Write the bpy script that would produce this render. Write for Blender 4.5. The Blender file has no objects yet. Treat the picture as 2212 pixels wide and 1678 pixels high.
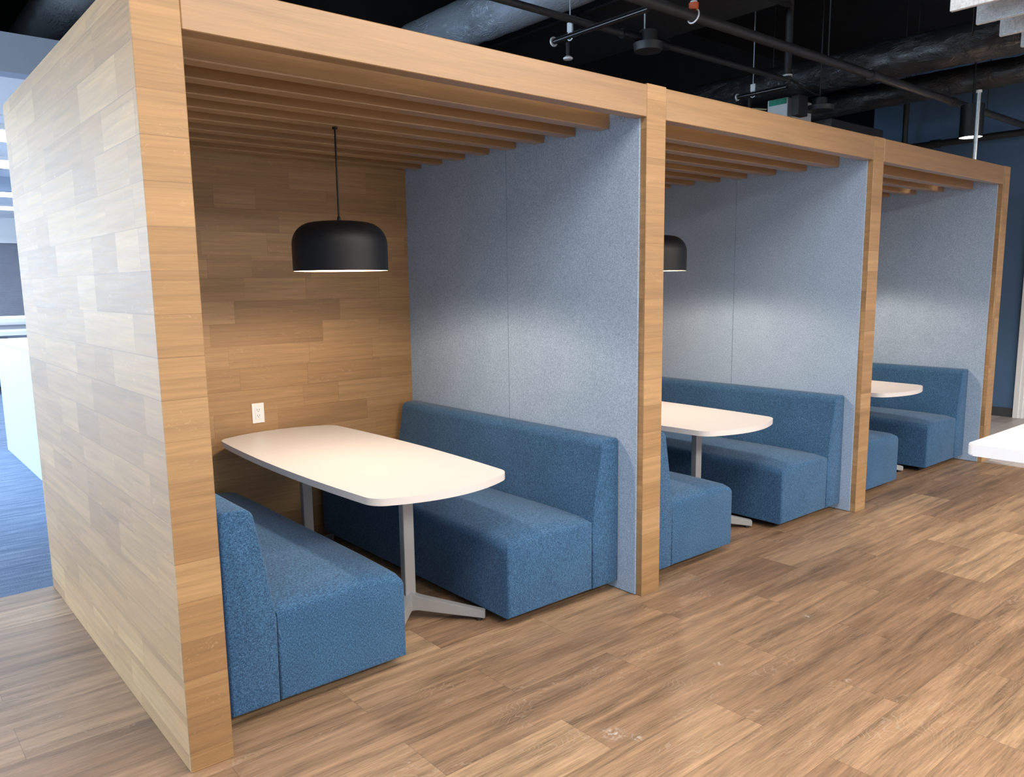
import bpy, bmesh, math, random
from mathutils import Vector, Matrix
S = bpy.context.scene
C = S.collection
random.seed(4)
PI = math.pi

# ------------------------------------------------------------------ camera
cam = bpy.data.cameras.new('camera'); camo = bpy.data.objects.new('camera', cam); C.objects.link(camo)
R = Matrix(((0.76235154, 0.10773972, -0.63813187), (-0.64704343, 0.10792786, -0.75477571), (-0.01244712, 0.98830346, 0.15199124)))
camo.matrix_world = Matrix.Translation((-0.69753846, -2.45884672, 1.53228406)) @ R.to_4x4()
cam.sensor_width = 36.0
cam.lens = 1715.969 / 2212 * 36
cam.shift_x = -(1118.4975 - 1106) / 2212
cam.shift_y = (875.976 - 839) / 2212
cam.clip_start = 0.05
S.camera = camo

# ------------------------------------------------------------------ world, exposure
S.view_settings.view_transform = 'Standard'
S.view_settings.look = 'None'
S.view_settings.exposure = 0.07
S.view_settings.gamma = 1.0
S.view_settings.use_curve_mapping = False
S.cycles.use_denoising = True
S.cycles.max_bounces = 8
S.cycles.diffuse_bounces = 5
S.cycles.sample_clamp_indirect = 6
w = bpy.data.worlds.new('world'); S.world = w; w.use_nodes = True
w.node_tree.nodes['Background'].inputs[0].default_value = (0.75, 0.87, 1.0, 1)
w.node_tree.nodes['Background'].inputs[1].default_value = 0.5

# ------------------------------------------------------------------ daylight in the window openings, added overhead fill
def area(name, loc, target, sx, sy, power, col, spread=PI):
    l = bpy.data.lights.new(name, 'AREA'); l.shape = 'RECTANGLE'; l.size = sx; l.size_y = sy
    l.energy = power; l.color = col; l.spread = spread
    o = bpy.data.objects.new(name, l); C.objects.link(o); o.location = loc
    d = Vector(target) - Vector(loc)
    o.rotation_euler = d.to_track_quat('-Z', 'Y').to_euler()
    return o
DAY = (0.70, 0.86, 1.0)
for y, pw in ((-4.6, 62), (-1.6, 62), (1.4, 400)):
    area('window_daylight', (-6.44, y, 1.6), (0, y, 1.5), 2.4, 1.9, pw, (0.58, 0.80, 1.0) if y > 0 else (0.55, 0.79, 1.0))
for x in (-4.0, -0.6, 2.8, 6.2):
    area('front_window_daylight', (x, -6.94, 1.75), (x, 0, 1.75), 2.4, 1.9, 12, (0.88, 0.94, 1.0))
for y in (5.0, 8.2, 11.4):
    area('office_window_daylight', (-6.44, y, 1.7), (0, y, 1.7), 2.6, 1.8, 200, DAY)
area('back_window_daylight', (-3.6, 13.85, 1.7), (-3.6, 0, 1.5), 5.0, 1.4, 25, DAY)
OVERHEAD_FILLS = ((-1.8, 3.3, -1.25, 125), (0.2, 8.6, -4.7, 740))  # added overhead fill for floor and booth fronts, no known fixture there
for xa, xb, y, pw in OVERHEAD_FILLS:
    area('added_overhead_fill', ((xa + xb) / 2, y, 3.08), ((xa + xb) / 2, y, 0), xb - xa - 0.1, 1.3, pw, (1.0, 0.92, 0.81))
    area('added_duct_uplight', ((xa + xb) / 2, y, 3.17), ((xa + xb) / 2, y, 9), xb - xa - 0.1, 1.3, 35, (0.80, 0.90, 1.0))  # upward fill added to brighten the ducts and deck

# ------------------------------------------------------------------ node helpers
class N:
    def __init__(s, name):
        s.m = bpy.data.materials.new(name); s.m.use_nodes = True; s.t = s.m.node_tree
        s.b = s.t.nodes['Principled BSDF']
    def n(s, typ, **k):
        o = s.t.nodes.new('ShaderNode' + typ)
        for a, v in k.items(): setattr(o, a, v)
        return o
    def put(s, sock, v):
        if hasattr(v, 'is_linked') or isinstance(v, bpy.types.NodeSocket): s.t.links.new(v, sock)
        else: sock.default_value = v
    def math(s, op, a, b=0.0, c=None):
        o = s.n('Math', operation=op); s.put(o.inputs[0], a); s.put(o.inputs[1], b)
        if c is not None: s.put(o.inputs[2], c)
        return o.outputs[0]
    def comb(s, x, y, z):
        o = s.n('CombineXYZ')
        for i, v in enumerate((x, y, z)): s.put(o.inputs[i], v)
        return o.outputs[0]
    def sep(s, v):
        o = s.n('SeparateXYZ'); s.put(o.inputs[0], v); return o.outputs
    def noise(s, vec, scale=1.0, detail=4, rough=0.55, dist=0.0):
        o = s.n('TexNoise'); s.put(o.inputs['Vector'], vec); o.inputs['Scale'].default_value = scale
        o.inputs['Detail'].default_value = detail; o.inputs['Roughness'].default_value = rough
        o.inputs['Distortion'].default_value = dist
        return o.outputs[0]
    def white(s, vec):
        o = s.n('TexWhiteNoise', noise_dimensions='3D'); s.put(o.inputs['Vector'], vec); return o.outputs[0]
    def ramp(s, f, stops):
        o = s.n('ValToRGB'); s.put(o.inputs[0], f); e = o.color_ramp.elements
        while len(e) < len(stops): e.new(0.5)
        for i, (p, c) in enumerate(stops):
            e[i].position = p; e[i].color = (*c, 1) if len(c) == 3 else c
        return o.outputs[0]
    def rng(s, v, a, b, c=0.0, d=1.0):
        o = s.n('MapRange'); s.put(o.inputs[0], v)
        for i, q in enumerate((a, b, c, d)): o.inputs[i + 1].default_value = q
        return o.outputs[0]
    def mix(s, f, a, b, mode='MIX'):
        o = s.n('Mix', data_type='RGBA', blend_type=mode)
        s.put(o.inputs[0], f)
        for k, v in ((6, a), (7, b)):
            if isinstance(v, tuple) and len(v) == 3: v = (*v, 1)
            s.put(o.inputs[k], v)
        return o.outputs[2]
    def bump(s, h, strength=0.2, dist=0.01):
        o = s.n('Bump'); o.inputs['Strength'].default_value = strength; o.inputs['Distance'].default_value = dist
        s.put(o.inputs['Height'], h); s.put(s.b.inputs['Normal'], o.outputs[0])
    def pos(s): return s.n('NewGeometry').outputs['Position']
    def obj(s): return s.n('TexCoord').outputs['Object']
    def set(s, col=None, rough=None, metal=None, spec=None):
        if col is not None: s.put(s.b.inputs['Base Color'], (*col, 1) if isinstance(col, tuple) and len(col) == 3 else col)
        if rough is not None: s.put(s.b.inputs['Roughness'], rough)
        if metal is not None: s.b.inputs['Metallic'].default_value = metal
        if spec is not None: s.b.inputs['Specular IOR Level'].default_value = spec
        return s.m

def plain(name, col, rough=0.5, metal=0.0, spec=0.5, var=0.06, scale=9.0):
    q = N(name)
    f = q.noise(q.obj(), scale, 4)
    k = q.rng(f, 0.3, 0.7, 1 - var, 1 + var)
    c = q.mix(1.0, (*col, 1), q.comb(k, k, k), 'MULTIPLY')
    return q.set(c, rough, metal, spec)

def emit(name, col, strength):
    q = N(name); q.set(col, 0.6)
    q.b.inputs['Emission Color'].default_value = (*col, 1); q.b.inputs['Emission Strength'].default_value = strength
    return q.m

OAK = [(0.0, (0.27, 0.146, 0.057)), (0.22, (0.315, 0.175, 0.069)), (0.7, (0.345, 0.196, 0.080)), (1.0, (0.395, 0.235, 0.102))]
def oak_grain(q, u, v, cid, base, amt=1.0, fleck=0.28):
    """grain along u; cid shifts the pattern for each board"""
    wav = q.noise(q.comb(q.math('MULTIPLY', u, 2.2), q.math('MULTIPLY', v, 9.0), q.math('MULTIPLY', cid, 37.0)), 1.0, 3, 0.5, 0.6)
    st = q.noise(q.comb(q.math('MULTIPLY', u, 5.0), q.math('MULTIPLY', v, 190.0), q.math('MULTIPLY', cid, 61.0)), 1.0, 5, 0.62, 0.35)
    md = q.noise(q.comb(q.math('MULTIPLY', u, 1.6), q.math('MULTIPLY', v, 34.0), q.math('ADD', q.math('MULTIPLY', cid, 23.0), 4.0)), 1.0, 4, 0.55, 0.8)
    fl = q.noise(q.comb(q.math('MULTIPLY', u, 34.0), q.math('MULTIPLY', v, 75.0), q.math('MULTIPLY', cid, 11.0)), 1.0, 3, 0.5, 1.5)
    flk = q.math('MULTIPLY', q.rng(fl, 0.60, 0.70), q.rng(wav, 0.5, 0.62))
    k = q.math('ADD', q.rng(st, 0.3, 0.7, -0.14 * amt, 0.10 * amt), q.rng(md, 0.3, 0.7, -0.17 * amt, 0.13 * amt))
    k = q.math('ADD', k, 1.0)
    col = q.mix(1.0, base, q.comb(k, k, k), 'MULTIPLY')
    col = q.mix(q.math('MULTIPLY', flk, fleck), col, (0.56, 0.40, 0.24))
    return col, st

def mat_planks():
    q = N('oak_planks')
    p = q.sep(q.pos())
    u = q.math('ADD', p[0], p[1]); v = q.math('SUBTRACT', p[2], 0.0571)
    h = 0.127; L = 0.92
    r = q.math('DIVIDE', v, h); row = q.math('FLOOR', r); fr = q.math('FRACT', r)
    ro = q.white(q.comb(row, 3.3, 1.7))
    uu = q.math('ADD', q.math('DIVIDE', u, L), q.math('MULTIPLY', ro, 9.0))
    col = q.math('FLOOR', uu); fu = q.math('FRACT', uu)
    sp = q.math('ADD', q.math('MULTIPLY', q.white(q.comb(row, col, 5.1)), 0.5), 0.25)
    front = q.math('LESS_THAN', p[1], 0.004)
    back = q.math('SUBTRACT', 1.0, front)
    col = q.math('ADD', q.math('MULTIPLY', col, back), q.math('MULTIPLY', q.math('FLOOR', q.math('MULTIPLY', p[0], 2.0)), q.math('MULTIPLY', front, 7.3)))
    part = q.math('MULTIPLY', back, q.math('GREATER_THAN', fu, sp))
    # some courses are ripped into a narrow strip and a wide one
    rip = q.math('GREATER_THAN', q.white(q.comb(row, col, 9.9)), 0.86)
    ripped = q.math('MULTIPLY', rip, q.math('GREATER_THAN', fr, 0.78))
    cid = q.white(q.comb(row, q.math('ADD', col, q.math('MULTIPLY', part, 0.5)), q.math('ADD', 2.2, ripped)))
    base = q.ramp(cid, OAK)
    c, st = oak_grain(q, u, v, cid, base)
    e1 = q.math('LESS_THAN', fr, 0.011); e2 = q.math('GREATER_THAN', fr, 0.992)
    e3 = q.math('LESS_THAN', q.math('ABSOLUTE', q.math('SUBTRACT', fu, sp)), 0.0012)
    e4 = q.math('LESS_THAN', fu, 0.0016)
    seam = q.math('MINIMUM', q.math('ADD', q.math('ADD', e1, e2), q.math('MULTIPLY', back, q.math('ADD', e3, e4))), 1.0)
    tone = q.white(q.comb(row, col, 14.0))
    c = q.mix(q.math('MULTIPLY', seam, q.rng(tone, 0.0, 1.0, 0.15, 0.7)), c, (0.12, 0.065, 0.03))
    q.bump(q.math('SUBTRACT', q.math('MULTIPLY', st, 0.25), q.math('MULTIPLY', seam, 0.6)), 0.25, 0.004)
    q.b.inputs['Coat Weight'].default_value = 0.7; q.b.inputs['Coat Roughness'].default_value = 0.6
    return q.set(c, q.rng(st, 0.3, 0.7, 0.46, 0.6), 0, 0.4)

def mat_oak_long():
    q = N('oak_veneer')
    p = q.sep(q.pos()); oi = q.n('ObjectInfo').outputs['Random']
    u = p[0]; v = q.math('ADD', p[2], q.math('MULTIPLY', p[1], 0.9))
    cid = q.math('ADD', q.math('MULTIPLY', oi, 3.0), q.math('MULTIPLY', q.math('FLOOR', q.math('DIVIDE', u, 2.16)), 0.37))
    base = q.ramp(q.rng(oi, 0, 1, 0.02, 0.45), OAK)
    c, st = oak_grain(q, u, v, cid, base, 0.9, 0.0)
    # cathedral figure
    wv = q.n('TexWave', wave_type='BANDS', bands_direction='Y')
    wd = q.noise(q.comb(q.math('MULTIPLY', u, 1.3), q.math('MULTIPLY', v, 5.0), cid), 1.0, 2, 0.5)
    q.put(wv.inputs['Vector'], q.comb(0.0, q.math('ADD', q.math('MULTIPLY', v, 1.0), q.math('MULTIPLY', wd, 0.16)), 0.0))
    wv.inputs['Scale'].default_value = 26.0; wv.inputs['Distortion'].default_value = 1.0; wv.inputs['Detail'].default_value = 1.0
    c = q.mix(q.math('MULTIPLY', q.rng(wv.outputs[1], 0.62, 1.0), 0.22), c, (0.27, 0.15, 0.07))
    q.bump(st, 0.08, 0.002)
    q.b.inputs['Coat Weight'].default_value = 0.9; q.b.inputs['Coat Roughness'].default_value = 0.3
    return q.set(c, 0.42, 0, 0.45)

def mat_floor():
    q = N('vinyl_plank_floor')
    p = q.sep(q.pos()); x, y = p[0], p[1]
    h = 0.2475; L = 0.993
    r = q.math('DIVIDE', q.math('ADD', y, 0.0525), h); row = q.math('FLOOR', r); fr = q.math('FRACT', r)
    par = q.math('MODULO', q.math('ADD', row, 100.0), 2.0)
    uu = q.math('ADD', q.math('DIVIDE', q.math('SUBTRACT', x, 0.605), L), q.math('MULTIPLY', par, 0.5))
    col = q.math('FLOOR', uu); fu = q.math('FRACT', uu)
    cid = q.white(q.comb(row, col, 7.7))
    tone = q.ramp(cid, [(0.0, (0.225, 0.134, 0.079)), (0.4, (0.285, 0.177, 0.104)), (0.75, (0.33, 0.21, 0.124)), (1.0, (0.38, 0.25, 0.147))])
    ci = q.math('MULTIPLY', cid, 41.0)
    # broad dark clouds drawn out along the board
    cl = q.noise(q.comb(q.math('MULTIPLY', x, 1.5), q.math('MULTIPLY', y, 20.0), ci), 1.0, 5, 0.62, 0.5)
    st = q.noise(q.comb(q.math('MULTIPLY', x, 9.0), q.math('MULTIPLY', y, 230.0), ci), 1.0, 4, 0.65, 0.3)
    k = q.math('ADD', q.rng(cl, 0.32, 0.68, 0.58, 1.30), q.rng(st, 0.32, 0.68, -0.26, 0.24))
    c = q.mix(1.0, tone, q.comb(k, k, k), 'MULTIPLY')
    # cerused cathedral lines
    wd = q.noise(q.comb(q.math('MULTIPLY', x, 1.5), q.math('MULTIPLY', y, 4.0), ci), 1.0, 3, 0.5)
    wd2 = q.noise(q.comb(q.math('MULTIPLY', x, 40.0), q.math('MULTIPLY', y, 40.0), ci), 1.0, 2, 0.5)
    ph = q.math('ADD', q.math('ADD', q.math('MULTIPLY', y, 62.0), q.math('MULTIPLY', wd, 36.0)), q.math('MULTIPLY', wd2, 1.0))
    ln = q.rng(q.math('ABSOLUTE', q.math('SUBTRACT', q.math('FRACT', ph), 0.5)), 0.36, 0.5)
    pat = q.noise(q.comb(q.math('MULTIPLY', x, 2.6), q.math('MULTIPLY', y, 7.0), q.math('ADD', ci, 9.0)), 1.0, 3, 0.5)
    ln = q.math('MULTIPLY', ln, q.rng(pat, 0.5, 0.64, 0.0, 0.42))
    c = q.mix(ln, c, (0.42, 0.33, 0.25))
    sm = q.math('MINIMUM', q.math('ADD', q.math('ADD', q.math('LESS_THAN', fr, 0.006), q.math('GREATER_THAN', fr, 0.996)), q.math('LESS_THAN', fu, 0.0022)), 1.0)
    c = q.mix(q.math('MULTIPLY', sm, 0.45), c, (0.07, 0.045, 0.03))
    # chalky scuff marks left on the boards
    for sx, sy, sr in ((1.172, -0.735, 0.055), (1.215, -0.80, 0.03), (1.0, -1.02, 0.09), (2.12, -1.08, 0.02), (2.55, -0.66, 0.03), (1.86, -0.67, 0.025)):
        d = q.n('VectorMath', operation='DISTANCE'); q.put(d.inputs[0], q.comb(x, y, 0.0)); d.inputs[1].default_value = (sx, sy, 0)
        nz = q.noise(q.comb(q.math('MULTIPLY', x, 70.0), q.math('MULTIPLY', y, 70.0), 0.0), 1.0, 3, 0.6)
        f = q.math('MULTIPLY', q.rng(d.outputs['Value'], sr * 0.2, sr, 1.0, 0.0), q.rng(nz, 0.46, 0.66, 0.0, 0.7))
        c = q.mix(f, c, (0.55, 0.52, 0.5))
    q.bump(q.math('SUBTRACT', q.math('MULTIPLY', st, 0.3), q.math('MULTIPLY', sm, 0.6)), 0.18, 0.003)
    q.b.inputs['Coat Weight'].default_value = 0.2; q.b.inputs['Coat Roughness'].default_value = 0.6
    return q.set(c, q.rng(st, 0.3, 0.7, 0.44, 0.58), 0, 0.4)

def mat_grey_floor():
    q = N('grey_plank_floor')
    p = q.sep(q.pos()); x, y = p[0], p[1]
    row = q.math('FLOOR', q.math('DIVIDE', y, 0.18)); fr = q.math('FRACT', q.math('DIVIDE', y, 0.18))
    cid = q.white(q.comb(row, q.math('FLOOR', q.math('ADD', q.math('MULTIPLY', x, 0.8), q.math('MULTIPLY', row, 0.37))), 3.0))
    st = q.noise(q.comb(q.math('MULTIPLY', x, 5.0), q.math('MULTIPLY', y, 60.0), q.math('MULTIPLY', cid, 30.0)), 1.0, 4, 0.6, 0.5)
    c = q.ramp(q.math('ADD', q.math('MULTIPLY', cid, 0.5), q.math('MULTIPLY', st, 0.5)), [(0.15, (0.22, 0.19, 0.18)), (0.85, (0.46, 0.42, 0.41))])
    c = q.mix(q.math('MULTIPLY', q.math('LESS_THAN', fr, 0.03), 0.5), c, (0.1, 0.09, 0.085))
    return q.set(c, 0.42, 0, 0.5)

def mat_carpet():
    q = N('blue_grey_carpet')
    p = q.sep(q.pos()); x, y = p[0], p[1]
    a = q.noise(q.comb(q.math('MULTIPLY', x, 3.0), q.math('MULTIPLY', y, 26.0), 0.0), 1.0, 4, 0.6, 0.6)
    b = q.noise(q.comb(q.math('MULTIPLY', x, 150.0), q.math('MULTIPLY', y, 230.0), 0.0), 1.0, 2, 0.6)
    t = q.math('ADD', q.math('MULTIPLY', a, 0.6), q.math('MULTIPLY', b, 0.5))
    c = q.ramp(t, [(0.36, (0.085, 0.125, 0.21)), (0.55, (0.16, 0.22, 0.34)), (0.74, (0.27, 0.34, 0.47))])
    q.bump(b, 0.5, 0.006)
    return q.set(c, 0.95, 0, 0.15)

def mat_fabric(name, dark, mid, light, sc=240.0, bumpd=0.0012):
    q = N(name)
    o = q.sep(q.obj())
    a = q.noise(q.comb(q.math('MULTIPLY', o[0], sc), q.math('MULTIPLY', o[1], sc), q.math('MULTIPLY', o[2], sc * 0.28)), 1.0, 2, 0.6)
    b = q.noise(q.comb(q.math('MULTIPLY', o[0], sc * 0.3), q.math('MULTIPLY', o[1], sc * 0.3), q.math('MULTIPLY', o[2], sc * 1.1)), 1.0, 2, 0.6)
    t = q.math('MULTIPLY', q.math('ADD', a, b), 0.5)
    big = q.noise(q.obj(), 5.0, 3)
    t = q.math('ADD', t, q.rng(big, 0.3, 0.7, -0.015, 0.015))
    c = q.ramp(t, [(0.40, dark), (0.5, mid), (0.60, light)])
    q.bump(t, 0.5, bumpd)
    m = q.set(c, 0.9, 0, 0.2)
    try:
        q.b.inputs['Sheen Weight'].default_value = 0.12; q.b.inputs['Sheen Roughness'].default_value = 0.5
    except Exception: pass
    return m

def mat_foil(name, col, rough, amt):
    q = N(name)
    o = q.sep(q.obj())
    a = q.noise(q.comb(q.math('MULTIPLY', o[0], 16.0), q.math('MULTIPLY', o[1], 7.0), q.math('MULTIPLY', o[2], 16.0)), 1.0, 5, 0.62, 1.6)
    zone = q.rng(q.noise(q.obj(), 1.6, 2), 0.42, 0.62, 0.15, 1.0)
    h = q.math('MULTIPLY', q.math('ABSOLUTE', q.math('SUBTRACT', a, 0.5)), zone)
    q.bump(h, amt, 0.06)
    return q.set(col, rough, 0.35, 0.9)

M = {}
M['planks'] = mat_planks(); M['veneer'] = mat_oak_long(); M['floor'] = mat_floor(); M['grey_floor'] = mat_grey_floor(); M['carpet'] = mat_carpet()
M['sofa'] = mat_fabric('blue_heather_upholstery', (0.015, 0.046, 0.104), (0.033, 0.096, 0.200), (0.070, 0.172, 0.330), 430.0)
M['felt'] = mat_fabric('blue_grey_felt', (0.215, 0.295, 0.42), (0.30, 0.40, 0.555), (0.41, 0.52, 0.68), 430.0, 0.001)
M['baffle'] = mat_fabric('light_grey_felt', (0.34, 0.35, 0.37), (0.42, 0.43, 0.45), (0.49, 0.50, 0.52), 160.0)
M['table'] = plain('white_laminate', (0.66, 0.62, 0.62), 0.38, 0, 0.45, 0.01)
M['alu'] = plain('silver_painted_metal', (0.34, 0.345, 0.36), 0.45, 0.25, 0.5, 0.03)
M['glide'] = plain('black_plastic', (0.012, 0.012, 0.013), 0.45)
M['black_metal'] = plain('matt_black_metal', (0.004, 0.0045, 0.007), 0.5, 0, 0.4)
M['shade_in'] = plain('white_enamel_lining', (0.75, 0.68, 0.58), 0.5)
M['plastic'] = plain('white_plastic', (0.78, 0.76, 0.76), 0.35, 0, 0.5, 0.01)
M['slot'] = plain('dark_slot', (0.03, 0.028, 0.028), 0.5)
M['navy'] = plain('navy_paint', (0.075, 0.145, 0.26), 0.6, 0, 0.35, 0.03, 3.0)
M['black_paint'] = plain('black_ceiling_paint', (0.008, 0.009, 0.012), 0.75, 0, 0.3, 0.3, 4.0)
M['dark_pipe'] = plain('black_painted_pipe', (0.020, 0.020, 0.022), 0.5, 0, 0.5, 0.15, 12.0)
M['base_rubber'] = plain('grey_rubber', (0.045, 0.05, 0.06), 0.6)
M['white_paint'] = plain('white_paint', (0.74, 0.75, 0.78), 0.5, 0, 0.4, 0.02, 3.0)
M['tile'] = plain('white_ceiling_tile', (0.82, 0.84, 0.88), 0.8, 0, 0.2, 0.015, 40.0)
M['bulkhead'] = plain('pale_blue_drywall', (0.36, 0.43, 0.54), 0.7, 0, 0.2, 0.02)
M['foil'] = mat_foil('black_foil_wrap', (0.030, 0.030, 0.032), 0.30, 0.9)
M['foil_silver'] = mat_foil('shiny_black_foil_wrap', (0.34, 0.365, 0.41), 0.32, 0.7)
M['galv'] = plain('galvanised_steel', (0.55, 0.58, 0.62), 0.35, 0.8, 0.5, 0.1, 30.0)
M['white_ring'] = plain('bare_zinc_clip', (0.70, 0.71, 0.72), 0.4, 0.2)
M['orange'] = plain('orange_plastic', (0.55, 0.10, 0.03), 0.5)
M['green'] = plain('green_circuit_board', (0.02, 0.28, 0.18), 0.5, 0, 0.5, 0.3, 60.0)
M['wire_y'] = plain('yellow_wire', (0.45, 0.42, 0.25), 0.5)
M['counter'] = plain('pale_laminate', (0.46, 0.58, 0.63), 0.4, 0, 0.4, 0.015)
M['blind'] = plain('grey_blind_slat', (0.24, 0.25, 0.30), 0.5)
M['gloss_black'] = plain('gloss_black_pipe', (0.012, 0.012, 0.013), 0.16)
M['chair'] = plain('dark_mesh', (0.03, 0.035, 0.04), 0.6)
M['bulb'] = emit('warm_bulb', (1.0, 0.72, 0.42), 12.0)
M['troffer'] = emit('lit_diffuser', (0.95, 0.97, 1.0), 5.0)
M['downlight'] = emit('lit_downlight', (1.0, 0.96, 0.9), 7.0)
M['pane'] = emit('bright_window', (0.72, 0.86, 1.0), 2.2)
M['pane_front'] = plain('window_glazing_rail', (0.5, 0.55, 0.6), 0.3)

# ------------------------------------------------------------------ mesh helpers
class MB:
    def __init__(s): s.bm = bmesh.new()
    def box(s, a, b, bevel=0.0, seg=2):
        t = bmesh.new()
        bmesh.ops.create_cube(t, size=1.0)
        for v in t.verts: v.co = Vector([(a[i] + b[i]) / 2 + v.co[i] * (b[i] - a[i]) for i in range(3)])
        if bevel: bmesh.ops.bevel(t, geom=t.edges[:], offset=bevel, segments=seg, affect='EDGES', profile=0.5)
        s.merge(t); return s
    def merge(s, t, mat=None):
        me = bpy.data.meshes.new('tmp')
        if mat is not None: t.transform(mat)
        t.to_mesh(me); t.free(); s.bm.from_mesh(me); bpy.data.meshes.remove(me)
    def cyl(s, p, q, r, r2=None, seg=16, caps=True):
        p, q = Vector(p), Vector(q); d = q - p
        t = bmesh.new()
        bmesh.ops.create_cone(t, cap_ends=caps, segments=seg, radius1=r, radius2=r if r2 is None else r2, depth=d.length)
        s.merge(t, Matrix.Translation((p + q) / 2) @ d.to_track_quat('Z', 'Y').to_matrix().to_4x4()); return s
    def tube(s, pts, r, seg=12):
        pts = [Vector(p) for p in pts]; rings = []
        up = Vector((0, 0, 1))
        for i, p in enumerate(pts):
            d = (pts[min(i + 1, len(pts) - 1)] - pts[max(i - 1, 0)]).normalized()
            a = d.cross(up)
            if a.length < 1e-3: a = d.cross(Vector((1, 0, 0)))
            a.normalize(); b = a.cross(d)
            rr = r[i] if isinstance(r, (list, tuple)) else r
            rings.append([s.bm.verts.new(p + (a * math.cos(2 * PI * k / seg) + b * math.sin(2 * PI * k / seg)) * rr) for k in range(seg)])
        for A, B in zip(rings, rings[1:]):
            for k in range(seg): s.bm.faces.new((A[k], A[(k + 1) % seg], B[(k + 1) % seg], B[k]))
        s.bm.faces.new(rings[0][::-1]); s.bm.faces.new(rings[-1]); return s
    def lathe(s, prof, c, seg=64, close=False):
        rings = []
        for r, z in prof:
            rings.append([s.bm.verts.new((c[0] + r * math.cos(2 * PI * k / seg), c[1] + r * math.sin(2 * PI * k / seg), c[2] + z)) for k in range(seg)] if r > 1e-5 else [s.bm.verts.new((c[0], c[1], c[2] + z))])
        for A, B in zip(rings, rings[1:]):
            for k in range(seg):
                k2 = (k + 1) % seg
                if len(A) == 1: s.bm.faces.new((A[0], B[k2], B[k]))
                elif len(B) == 1: s.bm.faces.new((A[k], A[k2], B[0]))
                else: s.bm.faces.new((A[k], A[k2], B[k2], B[k]))
        return s
    def prism(s, outline, z0, z1, bevel=0.0):
        t = bmesh.new()
        lo = [t.verts.new((x, y, z0)) for x, y in outline]; hi = [t.verts.new((x, y, z1)) for x, y in outline]
        n = len(lo); t.faces.new(lo[::-1]); t.faces.new(hi)
        for i in range(n): t.faces.new((lo[i], lo[(i + 1) % n], hi[(i + 1) % n], hi[i]))
        if bevel:
            es = [e for e in t.edges if abs(e.verts[0].co.z - e.verts[1].co.z) < 1e-6]
            bmesh.ops.bevel(t, geom=es, offset=bevel, segments=2, affect='EDGES')
        s.merge(t); return s
    def extrude_y(s, prof, y0, y1, bevel=0.0, seg=3, only_ends=True):
        """prof: closed (x, z) outline, extruded along y"""
        t = bmesh.new()
        A = [t.verts.new((x, y0, z)) for x, z in prof]; B = [t.verts.new((x, y1, z)) for x, z in prof]
        n = len(A); t.faces.new(A); t.faces.new(B[::-1])
        for i in range(n): t.faces.new((A[(i + 1) % n], A[i], B[i], B[(i + 1) % n]))
        bmesh.ops.recalc_face_normals(t, faces=t.faces[:])
        if bevel:
            es = [e for e in t.edges if abs(e.verts[0].co.y - e.verts[1].co.y) < 1e-6]
            bmesh.ops.bevel(t, geom=es, offset=bevel, segments=seg, affect='EDGES', profile=0.5)
        s.merge(t); return s
    def build(s, name, mat, parent=None, smooth=False, angle=40):
        bmesh.ops.recalc_face_normals(s.bm, faces=s.bm.faces[:])
        off = parent_world(parent) if parent is not None else Vector((0, 0, 0))
        bmesh.ops.translate(s.bm, verts=s.bm.verts[:], vec=-off)
        me = bpy.data.meshes.new(name)
        if smooth:
            for f in s.bm.faces: f.smooth = True
            ca = math.radians(angle)
            for e in s.bm.edges:
                if len(e.link_faces) == 2 and e.calc_face_angle(0) > ca: e.smooth = False
        s.bm.to_mesh(me); s.bm.free(); me.materials.append(mat)
        o = bpy.data.objects.new(name, me); C.objects.link(o); o.parent = parent
        return o
def parent_world(p):
    v = Vector((0, 0, 0))
    while p is not None: v += p.location; p = p.parent
    return v
def tag(o, label=None, cat=None, group=None, kind=None):
    if label: o['label'] = label
    if cat: o['category'] = cat
    if group: o['group'] = group
    if kind: o['kind'] = kind
    return o
def thing(name, label, cat, loc=(0, 0, 0), group=None):
    o = bpy.data.objects.new(name, None); C.objects.link(o); o.location = loc; o.empty_display_size = 0.1
    return tag(o, label, cat, group)
def copy_tree(o, parent=None):
    c = o.copy(); C.objects.link(c); c.parent = parent
    for ch in list(o.children): copy_tree(ch, c)
    return c
def struct(name, mb, mat, label, cat):
    return tag(mb.build(name, mat), label, cat, kind='structure')

# ------------------------------------------------------------------ the setting
A0, A1 = 0.0, 0.137                       # left side wall
PB = [(2.1635, 2.2962), (4.3044, 4.4371), (6.4654, 6.598)]   # the three partitions
H, HB, D, YB = 2.404, 2.265, 2.143, 2.0
CZ = 4.2
struct('floor', MB().box((-6.6, -7.1, -0.1), (6.5, 2.145, 0.0)), M['floor'], 'brown wood-look plank floor in front of the oak booths', 'floor')
struct('floor', MB().box((6.5, -7.1, -0.1), (10.2, 3.4, 0.0)), M['grey_floor'], 'pale grey plank floor beyond the far booth by the navy wall', 'floor')
struct('floor', MB().box((-6.6, 2.145, -0.1), (2.2, 14.4, 0.0)), M['carpet'], 'blue grey streaked carpet of the open office behind the booths', 'carpet')
struct('floor', MB().box((2.2, 2.145, -0.1), (6.5, 3.4, 0.0)), M['carpet'], 'strip of blue grey carpet behind the middle booth', 'carpet')
struct('ceiling', MB().box((-6.6, -7.1, CZ), (10.2, 14.4, CZ + 0.1)), M['black_paint'], 'black painted open ceiling deck high above the ducts', 'ceiling')
struct('wall_right', MB().box((9.08, -7.1, 0), (9.2, 0.49, CZ)).box((9.08, 0.61, 0), (9.2, 2.37, CZ)).box((9.08, 0.49, 2.15), (9.2, 0.61, CZ)), M['navy'], 'navy blue painted end wall beyond the far booth', 'wall')
struct('baseboard_right', MB().box((9.065, 0.62, 0), (9.079, 2.37, 0.1)), M['base_rubber'], 'dark grey baseboard along the navy wall', 'baseboard')
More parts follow.
